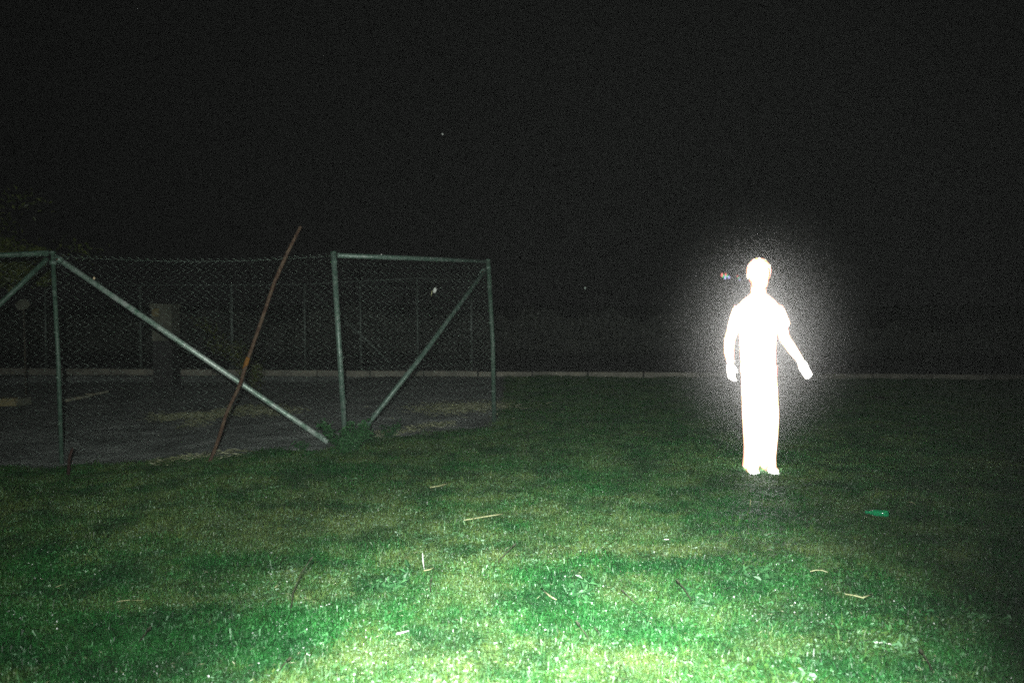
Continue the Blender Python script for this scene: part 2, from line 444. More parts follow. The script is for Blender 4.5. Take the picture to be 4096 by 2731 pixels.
items = []
for i in range(9000):
    y = 1.9 + 9 * random.random() ** 1.5; x = random.uniform(-.72*y - .3, .72*y + .3)
    if in_yard(x, y): continue
    if dry_val(x, y) + random.uniform(-.5, .5) < .15: continue
    items.append(((x, y, ground_h(x, y) + random.uniform(.02, .042)), random.uniform(.010, .034), random.uniform(.0015, .004),
                  (random.uniform(-.35, .35), random.uniform(-.35, .35), random.uniform(0, 6.28)), random.random()))
scatter_mesh('dry_clippings', items, M['clip'], kind='stuff', label='dry cut grass bits scattered over the lawn', cat='clippings')
M['bright'] = noisy('pale_petals_glints', [(.6,.62,.6),(.8,.8,.78)], 30, .4, 0, 60)  # white flecks: petals, plus dew glints painted as colour
items = []
for i in range(2300):
    y = 2.2 + 5.2 * random.random() ** 1.3; x = random.uniform(-.72*y, .72*y)
    if in_yard(x, y) or noise.noise(Vector((x*1.9, y*1.9, 77))) < .02: continue
    s_ = random.uniform(.0025, .007)
    items.append(((x, y, ground_h(x, y) + random.uniform(.025, .05)), s_*1.4, s_,
                  (random.uniform(-.9, .9), random.uniform(-.9, .9), random.uniform(0, 6.28)), 1))
scatter_mesh('pale_specks', items, M['bright'], kind='stuff', label='tiny pale petals and dew glints built as white specks in the grass', cat='petals')

# straw litter on the dirt behind the fence
items = []
for pts, n_, wd_ in (([(640,1648),(760,1640),(880,1634),(960,1612)], 1500, .12), ([(960,1612),(1060,1640),(1150,1660)], 500, .15), ([(740,1680),(820,1650),(900,1636)], 350, .08),
                     ([(1740,1650),(1850,1640),(1960,1628)], 1100, .28), ([(1470,1752),(1600,1738),(1700,1716),(1800,1704)], 260, .05), ([(620,1848),(770,1836),(990,1822)], 160, .06)):
    P_ = [G(*p) for p in pts]
    for i in range(int(n_ * 1.2)):
        t = random.random() * (len(P_) - 1); j = int(t); p = P_[j].lerp(P_[j+1], t - j)
        p = p + Vector((random.gauss(0, wd_), random.gauss(0, wd_), 0))
        items.append(((p.x, p.y, yz(p.x, p.y) + random.uniform(.004, .055)), random.uniform(.03, .12), random.uniform(.004, .011),
                      (random.uniform(-1.1, 1.1), random.uniform(-.4, .4), random.uniform(-.7, .7)), random.random()))
scatter_mesh('dry_straw', items, M['clip'], kind='stuff', label='drifts of dry straw lying on the dirt behind the fence', cat='straw')

# ------------------------------------------------------------------ front fence
pl, pc, pr = at(247, 1862, 7.15), G(1385, 1772), G(1977, 1692)
tl, tcn, trr = at(210, 1012, pl.y), at(1334, 1012, pc.y), at(1952, 1042, pr.y)
F = empty('chain_link_fence', (pc.x, pc.y, 0), label='green tube and wire mesh fence leaning beside the lawn, nearest of the two fences', cat='fence')
def part_tube(name, pts, rad, mat, parent, n=14, **k):
    mb = MB(); mb.tube(pts, rad, n); return mb.build(name, mat, parent, **k)
down = Vector((0, 0, -.15))
part_tube('post', [pl + down, pl.lerp(tl, .5) + Vector((.01,0,0)), tl], .019, M['paint'], F)
part_tube('post', [pc + down, pc.lerp(tcn, .5) + Vector((-.006,0,0)), tcn], .027, M['galv'], F)
part_tube('post', [pr + down, pr.lerp(trr, .5) + Vector((.018,0,0)), trr], .026, M['paint'], F)
part_tube('top_rail', [at(1350, 1022, pc.y), at(1650, 1033, (pc.y+pr.y)/2), at(1945, 1046, pr.y)], .024, M['galv'], F)
part_tube('top_rail', [at(-420, 1030, pl.y - .75), at(0, 1021, pl.y - .1), at(196, 1012, pl.y)], .025, M['paint'], F)
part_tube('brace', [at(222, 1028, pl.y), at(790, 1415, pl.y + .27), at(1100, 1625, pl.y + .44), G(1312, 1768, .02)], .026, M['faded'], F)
part_tube('brace', [at(1946, 1072, pr.y), at(1690, 1420, pr.y - .75), G(1414, 1768, .02)], .025, M['galv'], F)
part_tube('brace', [at(190, 1034, pl.y), at(80, 1140, pl.y - .15), at(-260, 1460, pl.y - .6)], .022, M['paint'], F)
for (a, b) in ((pc, tcn), (pl, tl), (pr, trr)):            # caps and clamp rings
    mb = MB(); d = (b - a).normalized()
    mb.tube([b - d*.004, b + d*.012, b + d*.02], [.03, .029, .012], 14); mb.build('post_cap', M['paint'], F)
    mb = MB(); mb.tube([a.lerp(b, .955) - d*.016, a.lerp(b, .955) + d*.016], .032, 14); mb.build('clamp', M['galv'], F)

for (a, b, r_, fr) in ((pl, tl, .019, (.2,.42,.63,.82)), (pc, tcn, .027, (.22,.45,.68,.85)), (pr, trr, .026, (.2,.4,.62,.84))):
    d = (b - a).normalized()
    for f_ in fr:                                          # twisted wire ties holding the mesh
        c_ = a.lerp(b, f_); mb = MB()
        for q in (-.006, .0, .006): mb.tube([c_ + d*q - d*.002, c_ + d*q + d*.002], r_ + .003, 12)
        mb.tube([c_ + Vector((r_*.7, -r_*.8, 0)), c_ + Vector((r_*.7 + .02, -r_*.8 - .012, .012))], .0018, 5)
        mb.build('tie_wire', M['wire'], F)
for c_, d in ((at(236, 1038, pl.y - .03), Vector((.6, .1, -.45)).normalized()), (at(1930, 1088, pr.y - .03), Vector((-.45, -.1, -.6)).normalized())):
    mb = MB(); mb.tube([c_ - d*.03, c_ + d*.03], .031, 12); mb.build('clamp', M['galv'], F)
    mb = MB(); mb.tube([c_ + Vector((0, -.045, 0)), c_ + Vector((0, .0, 0))], .008, 6); mb.build('bolt', M['rust'], F)

def chain(a0, a1, b0, b1, pitch, rw, sag=0.0, wob=0.0, n=3):
    """woven zigzag wires filling the quad a0-a1 (bottom) b0-b1 (top)"""
    mb = MB(); W = (a1 - a0).length; H = (b0 - a0).length
    cols = int(W / pitch); rows = int(H / (pitch * .5))
    nm = (a1 - a0).cross(b0 - a0).normalized()
    for c in range(cols + 1):
        pts = []
        for r_ in range(rows + 1):
            u = (c + (.5 if (r_ % 2) else 0) * 1.0 + (0.0)) / (cols + 1); v = r_ / rows
            u2 = u + (.5 / (cols + 1)) * (1 if (r_ % 2) else -1) * .5
            p = a0.lerp(a1, u2).lerp(b0.lerp(b1, u2), v)
            p = p + Vector((0, 0, -sag * math.sin(math.pi * u2) * v * v))
            p = p + nm * (wob * noise.noise(Vector((u2 * 4, v * 3, c * 0))) + (.0025 if r_ % 2 else -.0025))
            pts.append(p)
        mb.tube(pts, rw, n, cap=False)
    return mb
up = Vector((0, 0, .03))
back = Vector((0, .03, 0))
chain(pl + up + back, pc + up + back, tl + back, tcn + back, .074, .0019, sag=.05, wob=.10).build('chain_link_mesh', M['wire'], F, kind='stuff')
chain(pc + up + back, pr + up + back, tcn + back, trr + back, .074, .0019, sag=.02, wob=.04).build('chain_link_mesh', M['wire'], F, kind='stuff')
lp = at(-420, 1960, 6.6); 
chain(lp + up, pl + up + back*.5, at(-420, 1032, lp.y), tl + back*.5, .074, .0019, sag=.02, wob=.04).build('chain_link_mesh', M['wire'], F, kind='stuff')
mb = MB()
for fv in (.985,):
    mb.tube([pl.lerp(tl, fv) + back + Vector((0, 0, -.05*math.sin(math.pi*t/10)*fv*fv)) + (pc.lerp(tcn, fv) - pl.lerp(tl, fv)) * (t/10) for t in range(11)], .0012, 5)
mb.build('tension_wire', M['wire'], F)

# scraps on the fence, and a rail highlight built as a white dot
def scrap(px, py, Y, r, mat, label, cat, tail=None):
    c = at(px, py, Y); t = empty('fence_scrap_glint', c, label=label, cat=cat)
    mb = MB(); mb.ball(c, (r, r*.5, r*1.5), 10, 7, Euler((0, .25, 0)).to_matrix()); mb.build('scrap', mat, t)
    if tail:
        mb = MB(); mb.tube([c + Vector((-r*.5, 0, -r*.3)), at(tail[0], tail[1] - 14, Y), at(tail[0] - 4, tail[1] + 6, Y)], [.004, .006, .004], 6); mb.build('twist', M['straw'], t)
scrap(1739, 1161, pc.y + .75, .020, M['white'], 'white egg-shaped scrap with a short tail caught in the fence mesh', 'plastic scrap', (1728, 1178))
M['amber'] = noisy('amber_tag', [(.7,.5,.3),(.85,.7,.5)], 30, .4, 0, 60)
scrap(376, 1113, pl.y + .1, .0105, M['amber'], 'tiny amber tag on the upper left of the bright brace', 'tag')
scrap(1525, 1020, pc.y + .35, .008, M['white'], 'tiny white dot built as a highlight on the fence top rail', 'tag')

# ------------------------------------------------------------------ leaning rusty pole and stub
py_ = 6.72
pts_px = [(827,1872,6.72),(858,1800,6.73),(882,1730,6.76),(903,1660,6.80),(925,1610,6.84),(950,1560,6.88),(966,1520,6.9),(985,1455,6.93),(1015,1370,6.95),(1060,1240,6.97),(1100,1122,6.98),(1150,1010,6.98),(1203,905,6.98)]
pp = [at(*p) for p in pts_px]
RP = empty('rusty_pole', (pp[0].x, pp[0].y, 0), label='long thin rusty pole stuck in the grass, leaning to the right across the fence', cat='pole')
part_tube('shaft', [pp[0] + Vector((-.02, 0, -.12))] + pp, [.014,.0145,.015,.016,.0145,.0145,.0155,.016,.016,.016,.016,.0165,.016,.014], M['rust'], RP, 12)
part_tube('rust_band', [at(977, 1476, 6.925), at(985, 1452, 6.93), at(993, 1428, 6.935)], [.018, .0195, .018], M['orange'], RP, 12, label='orange band of flaking rust')
st = MB(); b0 = G(272, 1868); st.tube([b0 + down*.4, b0 + Vector((.012, 0, .08)), at(291, 1790, b0.y)], [.013, .012, .009], 10)
tag(st.build('iron_stub', M['red_stub']), label='short dark red iron stub at the foot of the left fence post', cat='stake')

# ------------------------------------------------------------------ second fence, far
KY = lambda px: G(px, 1490).y
B = empty('wire_fence', (G(1215, 1492).x, 15.3, 0), label='dim old wire fence with thin posts, far behind the green one', cat='fence')
fp = [(560,1139,1487,15.2),(925,1139,1488,15.2),(1217,1137,1489,15.3),(1440,1124,1490,15.4),(1668,1112,1491,15.5),(1884,1120,1492,15.6),(180,1140,1486,15.2)]
tops = []
for px, ty, by, Y in sorted(fp):
    b_ = at(px + 4, by, Y); b_.z = 0; t_ = at(px, ty, Y); tops.append((b_, t_))
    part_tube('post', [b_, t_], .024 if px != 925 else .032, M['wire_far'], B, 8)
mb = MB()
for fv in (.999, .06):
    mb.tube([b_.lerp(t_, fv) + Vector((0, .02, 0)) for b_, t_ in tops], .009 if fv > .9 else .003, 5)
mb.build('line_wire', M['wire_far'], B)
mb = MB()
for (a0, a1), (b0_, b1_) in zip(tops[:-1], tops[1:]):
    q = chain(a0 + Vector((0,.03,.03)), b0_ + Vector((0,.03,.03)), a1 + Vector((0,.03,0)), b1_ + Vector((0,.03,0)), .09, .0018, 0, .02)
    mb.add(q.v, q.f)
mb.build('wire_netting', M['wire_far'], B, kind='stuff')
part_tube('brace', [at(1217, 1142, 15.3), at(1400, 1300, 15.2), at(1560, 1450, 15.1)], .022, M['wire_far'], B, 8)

# ------------------------------------------------------------------ things standing / lying behind the fence
c0 = at(662, 1215, 13.2); T = empty('concrete_pillar', (c0.x, 13.2, 0), label='square pale concrete pillar standing behind the fence mesh', cat='pillar')
mb = MB(); mb.box((c0.x, 13.2, (c0.z-.07+.72)/2), (.165, .165, (c0.z-.07-.72)/2), None, .006); mb.build('shaft', M['concrete'], T)
mb = MB(); mb.box((c0.x, 13.2, .355), (.155, .155, .365), None, .006); mb.build('shade_dark_foot', M['black_post_shade'], T)  # lower pillar coloured dark in place of night shade
mb = MB(); mb.box((c0.x, 13.2, c0.z-.035), (.18, .18, .035), None, .006); mb.build('cap', M['concrete'], T)
mb = MB(); mb.box((c0.x-.09, 13.03, c0.z-.14), (.06, .012, .065), None, .008); mb.build('moss_patch', M['tan'], T, label='tan stained patch at the top left')

c0 = at(90, 1218, 11.0); T = empty('round_plate', (c0.x, 11.0, 0), label='pale oval plate on a thin stake at the far left behind the fence', cat='sign')
mb = MB(); mb.ball(c0, (.105, .012, .075), 20, 10, Euler((0, -.25, 0)).to_matrix()); mb.build('plate', M['concrete'], T)
part_tube('stake', [Vector((c0.x, 11.02, -.05)), Vector((c0.x, 11.02, c0.z))], .012, M['bark'], T, 8)

a, b = G(252, 1612), G(424, 1577)
mb = MB(); d = b - a; mid = (a + b) / 2 + Vector((0, 0, .035)); ra = Matrix.Rotation(math.atan2(d.y, d.x), 3, 'Z')
T = empty('plank', (mid.x, mid.y, 0), label='narrow pale plank lying on the dirt beside the left fence post', cat='plank')
mb.box(mid - d.normalized()*d.length*.22, (d.length*.27, .05, .018), ra, .006); mb.build('board', M['wood'], T)
mb = MB(); mb.box(mid + d.normalized()*d.length*.29 + Vector((0,0,.008)), (d.length*.22, .045, .016), ra, .006); mb.build('board', M['wood'], T)
a = G(37, 1622); mb = MB(); mb.box(a + Vector((0, 0, .045)), (.085, .07, .05), Euler((.05, .06, .3)).to_matrix(), .02)
tag(mb.build('stone', M['tan'], merge=True), label='tan broken stone on the dirt at the left edge', cat='stone')
a = G(85, 1618); mb = MB(); mb.box(a + Vector((0, 0, .04)), (.088, .07, .045), Euler((.02, -.1, -.2)).to_matrix(), .02)
tag(mb.build('stone', M['concrete'], merge=True), label='grey broken stone touching the tan one at left', cat='stone')

def leaf_cloud(n, centre, rad, size, shape=None, bias=1.0):
    out = []
    cl = [Vector((random.gauss(0, .5)*rad[0], random.gauss(0, .5)*rad[1], random.gauss(0, .5)*rad[2])) for _ in range(max(6, n // 60))]
    for i in range(n):
        c = random.choice(cl); q = c + Vector((random.gauss(0, .16)*rad[0], random.gauss(0, .16)*rad[1], random.gauss(0, .16)*rad[2]))
        s_ = size * random.uniform(.6, 1.3)
        out.append((tuple(Vector(centre) + q), s_, s_ * .45, (random.uniform(-1.2, 1.2), random.uniform(-1.2, 1.2), random.uniform(0, 6.28)), random.random()))
    return out
def foliage(name, items, mat, parent):
    o = scatter_mesh(name, items, mat); o.data.transform(Matrix.Translation(-Vector(parent.location))); o.parent = parent
    return o

# tree at the left edge
tc0 = at(-330, 960, 10.2)
T = empty('tree', (tc0.x - .5, 10.4, 0), label='dim olive leafy tree at the left edge behind the top rail', cat='tree')
part_tube('trunk', [Vector((tc0.x-.5, 10.4, -.1)), Vector((tc0.x-.45, 10.4, .9)), Vector((tc0.x-.3, 10.35, 1.9)), Vector((tc0.x-.1, 10.3, 2.9))], [.11, .085, .07, .04], M['bark'], T, 12)
for dx, dz in ((.7, .5), (-.8, .6), (.95, -.25), (.3, .9)):
    part_tube('limb', [Vector((tc0.x-.3, 10.35, 1.7 + .2*dz)), Vector((tc0.x + dx*.5, 10.3, 2.2 + dz*.5)), Vector((tc0.x + dx, 10.2, 2.3 + dz))], [.04, .028, .012], M['bark'], T, 8)
it = leaf_cloud(3400, (tc0.x + .1, 10.3, 2.15), (1.0, .8, .55), .075)
it += leaf_cloud(1500, (at(30, 1040, 10.2).x, 10.2, at(30, 1060, 10.2).z), (.38, .4, .32), .075)
foliage('crown', it, M['leaf_olive'], T)

# arching shrub behind the brace
base = G(1000, 1585); Ys = base.y
T = empty('shrub', (base.x, base.y, 0), label='thin arching olive shrub behind the bright brace', cat='shrub')
arcs = [[(1000,1585),(985,1490),(930,1390),(850,1320),(780,1285)], [(1000,1585),(975,1480),(905,1400),(830,1370)], [(1005,1585),(1010,1500),(985,1430),(945,1370)], [(1000,1585),(1030,1510),(1030,1450)]]
it = []
for arc in arcs:
    P_ = [at(px, py, Ys + random.uniform(-.15, .15) * (i > 0)) for i, (px, py) in enumerate(arc)]; P_[0].z = -.03
    part_tube('stem', P_, [.011 - .009*i/len(P_) for i in range(len(P_))], M['bark'], T, 6)
    for i in range(230):
        t = (.25 + .75*random.random()) * (len(P_) - 1); j = min(int(t), len(P_) - 2); p = P_[j].lerp(P_[j+1], t - j)
        p = p + Vector([random.gauss(0, .055) for _ in range(3)]); s_ = random.uniform(.03, .06)
        it.append((tuple(p), s_, s_*.4, (random.uniform(-1.2, 1.2), random.uniform(-1.2, 1.2), random.uniform(0, 6.28)), random.random()))
foliage('foliage', it, M['leaf_olive'], T)

# weeds round the foot of the corner post
def weed(px, py, wpx, hpx, n, size, label, stems=7, mat='leaf_green', grp=None):
    b_ = G(px, py); Y = b_.y; k = Y / 3186
    T = empty('weed_clump', (b_.x, b_.y, 0), label=label, cat='weed', group=grp)
    it = []
    mbs = MB()
    for s_ in range(stems):
        top = b_ + Vector((random.uniform(-.5, .5)*wpx*k, random.uniform(-.15, .15), hpx*k*random.uniform(.45, 1)))
        st_ = b_ + Vector((random.gauss(0, .12)*wpx*k, random.uniform(-.06, .06), -.02))
        P_ = [st_, st_.lerp(top, .5) + Vector((random.uniform(-.02, .02), 0, .02)), top]
        mbs.tube(P_, [.004, .003, .0015], 5)
        for i in range(n // stems):
            t = random.random() ** .8; p = (P_[0].lerp(P_[1], t*2) if t < .5 else P_[1].lerp(P_[2], t*2-1)) + Vector([random.gauss(0, .022) for _ in range(3)])
            q = size * random.uniform(.5, 1.2)
            it.append((tuple(p), q, q*.45, (random.uniform(-1., 1.), random.uniform(-1., 1.), random.uniform(0, 6.28)), random.random()))
    mbs.build('stem', M['leaf_green'], T)
    foliage('foliage', it, M[mat], T)
weed(1375, 1818, 210, 135, 1500, .05, 'bushy green weed clump round the foot of the corner post', 16)
weed(1398, 1790, 40, 130, 70, .04, 'single upright sprig beside the corner post foot', 1)
weed(1560, 1752, 120, 60, 260, .035, 'low weed clump right of the corner post along the dirt edge', 8)
weed(1480, 1772, 70, 40, 130, .035, 'small weed tuft between the right brace foot and the low clump', 5)
weed(1190, 1802, 90, 28, 130, .035, 'small weed tuft left of the corner post', 5)

weed(3060, 2345, 150, 60, 240, .045, 'bright broad-leaved weed patch right of centre on the lawn', 10)
weed(1560, 2370, 170, 60, 240, .040, 'leafy weed patch with dead stems left of centre on the lawn', 10)
weed(2330, 2400, 130, 60, 160, .040, 'small leafy weed patch left of the dark grass patch', 8)
weed(2790, 2440, 120, 55, 150, .040, 'small leafy weed patch below the dark grass patch', 8)

# scrub bank beyond the road
items = []
for i in range(26000):
    px = random.uniform(-300, 4400); t = random.random()
    Y = random.uniform(20.5, 23); hmax = 1.0 + .5*noise.noise(Vector((px*.004, 0, 3))) + .35*noise.noise(Vector((px*.013, 0, 9)))
    if px > 2900: hmax -= .35
    x = (px - 2048) / 3186 * Y
    z = hmax * t ** .8 * (1 - .15*noise.noise(Vector((x*2, t*3, 0))))
    s_ = random.uniform(.08, .18)
    items.append(((x, Y, z), s_, s_*.5, (random.uniform(-1.2, 1.2), random.uniform(-1.2, 1.2), random.uniform(0, 6.28)), random.random()))
scatter_mesh('scrub_bank', items, M['leaf_dark'], kind='stuff', label='dark scrub beyond the far kerb', cat='scrub')

# ------------------------------------------------------------------ green bottle on the grass
g = G(3505, 2092); gzv = ground_h(g.x, g.y) + .045
T = empty('glass_bottle', (g.x, g.y, gzv), label='dark green glass bottle lying in the grass right of the person', cat='bottle')
m, nt, bs = new_mat('green_glass')
bs.inputs['Base Color'].default_value = (.02, .62, .26, 1); bs.inputs['Roughness'].default_value = .06
bs.inputs['Transmission Weight'].default_value = .45; bs.inputs['IOR'].default_value = 1.5
M['bottle'] = m
prof = [(-.115,.001),(-.115,.030),(-.108,.034),(.0,.034),(.02,.033),(.045,.024),(.062,.015),(.085,.0135),(.098,.0145),(.104,.0145),(.106,.012),(.106,.002)]
rot = Euler((0, .06, R(148))).to_matrix()
def lathe(prof, n=24):
    vs, fs = [], []
    for x, r_ in prof:
        for k in range(n):
            a = 2*math.pi*k/n; vs.append(rot @ Vector((x, r_*math.cos(a), r_*math.sin(a))) * .60 + Vector(T.location))
    for i in range(len(prof)-1):
        for k in range(n):
            k2 = (k+1) % n; fs.append((i*n+k, i*n+k2, (i+1)*n+k2, (i+1)*n+k))
    return vs, fs
mb = MB(); mb.add(*lathe(prof)); mb.build('body', M['bottle'], T)
mb = MB(); mb.add(*lathe([(.088,.0155),(.090,.017),(.098,.017),(.100,.0155)])); mb.build('neck_ring', M['bottle'], T)
# ------------------------------------------------------------------ straws, sticks and weed stalks one can pick out
def straw(pts, r, label, cat, mat='straw', name='straw', z=.035, zs=None):
    P_ = []
    for i, (px, py) in enumerate(pts):
        q = G(px, py, z); P_.append(Vector((q.x, q.y, ground_h(q.x, q.y) + z + (zs[i] if zs else 0))))
    r *= .78; mb = MB(); mb.tube(P_, [r*.7] + [r]*(len(P_)-2) + [r*.6], 6)
    return tag(mb.build(name, M[mat]), label=label, cat=cat)
straw([(1855,2082),(1910,2074),(1975,2062),(2010,2056)], .006, 'yellow straw lying across the middle of the lawn', 'straw')
straw([(3380,2378),(3420,2384),(3450,2392),(3485,2380)], .005, 'curved pale straw right of centre, bowed downward', 'straw')
straw([(3240,2292),(3262,2286),(3288,2286),(3310,2294)], .004, 'short arched straw between bottle and person side', 'straw')
straw([(3496,2562),(3530,2562)], .0055, 'left half of a snapped white stick near the right bottom', 'stick', 'white', 'stick')
straw([(3546,2565),(3570,2569)], .005, 'right half of a snapped white stick near the right bottom', 'stick', 'white', 'stick')
straw([(222,2344),(262,2330)], .003, 'thin pale straw at the far left of the lawn', 'straw')
straw([(465,2402),(498,2398),(520,2396)], .003, 'left one of two thin straws in line at the lower left', 'straw')
straw([(526,2397),(574,2399)], .003, 'right one of two thin straws in line at the lower left', 'straw')
straw([(1585,2534),(1635,2522)], .006, 'thick white stick in the brightest grass near the bottom', 'stick', 'white', 'stick')
straw([(2656,2159),(2676,2160)], .005, 'short bright chip lying above the dark grass patch', 'chip', 'white', 'chip')
straw([(1695,2280),(1718,2276),(1738,2266)], .004, 'small hooked pale straw left of centre', 'straw')
straw([(1100,2359),(1118,2344)], .004, 'short slanting pale straw left of centre beside a dark stalk', 'straw')
straw([(3628,2020),(3650,2024),(3664,2032)], .0035, 'fine pale straw right of the bottle', 'straw')
straw([(2165,2352),(2200,2385),(2225,2400)], .005, 'slanting pale straw right of centre', 'straw')
straw([(1720,1946),(1770,1936),(1800,1922)], .009, 'pale crooked twig on the grass below the fence end', 'twig', name='twig')

def stalk(pts, label, r=.0028, mat='stalk', head=True):
    """upright weed stalk: first point is the foot on the ground, others at its distance"""
    f = G(*pts[0]); P_ = [f + Vector((0, 0, -.02))] + [at(px, py, f.y - .02*i) for i, (px, py) in enumerate(pts[1:])]
    T = empty('weed_stalk', (f.x, f.y, 0), label=label, cat='weed stalk')
    mb = MB(); mb.tube(P_, [r]*(len(P_)-1) + [r*.6], 6); mb.build('stem', M[mat], T)
    if head:
        t, u = P_[-1], P_[-2]; d = (t - u).normalized()
        mb = MB(); mb.tube([t - d*.004, t + d*.01, t + d*.028], [r, r*2.0, r*.7], 6); mb.build('seed_head', M[mat], T)
stalk([(1158,2462),(1172,2370),(1205,2290),(1238,2243)], 'tall dark bending stalk in the left lower lawn')
stalk([(2780,2440),(2760,2390),(2735,2350),(2718,2330)], 'dark stalk leaning left below the dark grass patch')
stalk([(2375,2590),(2350,2545),(2318,2500)], 'dark stalk leaning left in the brightest grass at the bottom')
stalk([(2430,2565),(2405,2540),(2390,2522)], 'thin dark stalk just right of the bottom centre one', .002)
stalk([(1965,2270),(2010,2225),(2050,2185)], 'dark stalk leaning right at the middle of the lawn')
stalk([(3745,2690),(3710,2640),(3690,2610)], 'dark stalk in the dim lower right corner', .0035)
stalk([(3000,2046),(3002,1998)], 'pale upright stalk on the grass in front of the person', .0045, 'straw', False)
stalk([(1700,2280),(1692,2245),(1690,2212)], 'thin white stem above the hooked straw', .0025, 'white', False)
stalk([(1720,2375),(1722,2345),(1724,2325)], 'short dark stalk right of the hooked straw', .0028)
stalk([(555,2585),(530,2620),(560,2560),(590,2520)], 'faint dark stalk in the dim lower left', .003)
stalk([(1095,2700),(1130,2660),(1150,2640)], 'dark stalk near the bottom left of the lit grass', .003)
stalk([(2590,2440),(2530,2400),(2500,2370)], 'dark stalk left of the dark patch leaning left', .0025)

# ------------------------------------------------------------------ far lights
def far_lamp(px, py, Y, bulbs, label, postlab=None):
    c = at(px, py, Y); T = empty('distant_lamp', (c.x, Y, 0), label=label, cat='lamp')
    part_tube('post', [Vector((c.x, Y, 0)), Vector((c.x, Y, c.z))], .05, M['black_post_shade'], T, 8)
    for dx, dz, col, r_ in bulbs:
        b_ = at(px + dx, py + dz, Y); mb = MB(); mb.ball(b_, (r_*.75, r_*.75, r_*1.3), 8, 6); mb.build('bulb', emit('bulb_light', col, 1.4), T)
RD, GR, VI = (1, .25, .22), (.02, .55, .18), (.55, .50, 1)  # lens colour split of a white light, built as three bulbs
far_lamp(2894, 1106, 90, [(-6, -6, RD, .17), (0, -1, GR, .17), (7, 4, VI, .17)], 'left one of two far lights beside the head, lens fringe built as red, green and violet bulbs')
far_lamp(2909, 1106, 92, [(-6, -7, RD, .15), (0, -2, GR, .15), (7, 3, VI, .15)], 'right one of two far lights beside the head, lens fringe built as red, green and violet bulbs')
far_lamp(2955, 1111, 95, [(-5, -6, RD, .10), (0, 1, GR, .10), (4, 7, VI, .09)], 'faintest far light, closest to the person, lens fringe built as coloured bulbs')
far_lamp(2341, 1152, 95, [(0, 0, (.16, .2, .17), .11)], 'faint far white light between the fence and the person')
s_ = at(1770, 537, 600); mb = MB(); mb.ball(s_, .38, 8, 6); tag(mb.build('star', emit('star_light', (.8, .9, .8), .9)), label='single tiny star in the black sky', cat='star')

# ------------------------------------------------------------------ the person
PX0, PY0 = 3030, 1880
foot = G(PX0, PY0); PS = foot.y / 3186
P = empty('person', (foot.x, foot.y, ground_h(foot.x, foot.y)), label='person in T-shirt and wide trousers standing dazzling white on the lawn, arms held out', cat='person')
def remesh(o, vox, smooth=4):
    md = o.modifiers.new('r', 'REMESH'); md.mode = 'VOXEL'; md.voxel_size = vox; md.use_smooth_shade = True
    if smooth: ms = o.modifiers.new('s', 'SMOOTH'); ms.iterations = smooth; ms.factor = .5
    dg = bpy.context.evaluated_depsgraph_get(); me = bpy.data.meshes.new_from_object(o.evaluated_get(dg))
    o.modifiers.clear(); o.data = me
    return o
O = Vector(P.location)
def w_(x, y, z): return O + Vector((x, y, z))
def loftp(mb, rings): mb.loft([(O.x + a, O.y + b, O.z + c, d, e) for a, b, c, d, e in rings])
mb = MB()
# head, jaw, neck
mb.ball(w_(-.012, 0, 1.592), (.086, .100, .112), 24, 16); mb.ball(w_(-.012, -.022, 1.528), (.068, .074, .082), 20, 12)
mb.ball(w_(-.012, -.098, 1.575), (.012, .022, .026), 10, 8)                      # nose
mb.ball(w_(-.012, -.092, 1.527), (.026, .010, .008), 10, 6)                      # lips
mb.ball(w_(-.012, -.080, 1.490), (.024, .018, .018), 10, 6)                      # chin
for sx in (-1, 1):
    mb.ball(w_(-.012 + sx*.033, -.083, 1.612), (.024, .014, .009), 10, 6)        # brow
    mb.ball(w_(-.012 + sx*.032, -.080, 1.594), (.012, .012, .010), 10, 6)        # eye
    mb.ball(w_(-.012 + sx*.087, .012, 1.580), (.009, .020, .032), 10, 8)         # ear
loftp(mb, [(-.012, .008, 1.38, .085, .066), (-.012, .006, 1.435, .064, .058), (-.012, .004, 1.52, .060, .058)])
# torso and legs in one surface
loftp(mb, [(-.01, 0, .82, .125, .095), (-.01, 0, .92, .135, .095), (-.01, 0, 1.04, .125, .088), (-.01, 0, 1.2, .140, .098), (-.012, 0, 1.32, .150, .092), (-.012, 0, 1.385, .095, .07)])
for sx, cx in ((-1, -.062), (1, .072)):
    mb.tube([w_(cx, 0, .86), w_(cx, -.01, .48), w_(cx, .01, .09)], [.078, .055, .040], 14)
    mb.tube([w_(cx, .045, .05), w_(cx, -.13, .035)], [.04, .03], 12)
# arms
AL = [w_(-.150, .01, 1.325), w_(-.185, .03, 1.20), w_(-.220, .075, 1.06), w_(-.238, .02, .96), w_(-.243, -.05, .885)]
AR = [w_(.130, .01, 1.325), w_(.175, .03, 1.20), w_(.225, .07, 1.075), w_(.275, .02, .98), w_(.317, -.04, .90)]
for A in (AL, AR): mb.tube(A, [.058, .052, .047, .043, .031], 14)
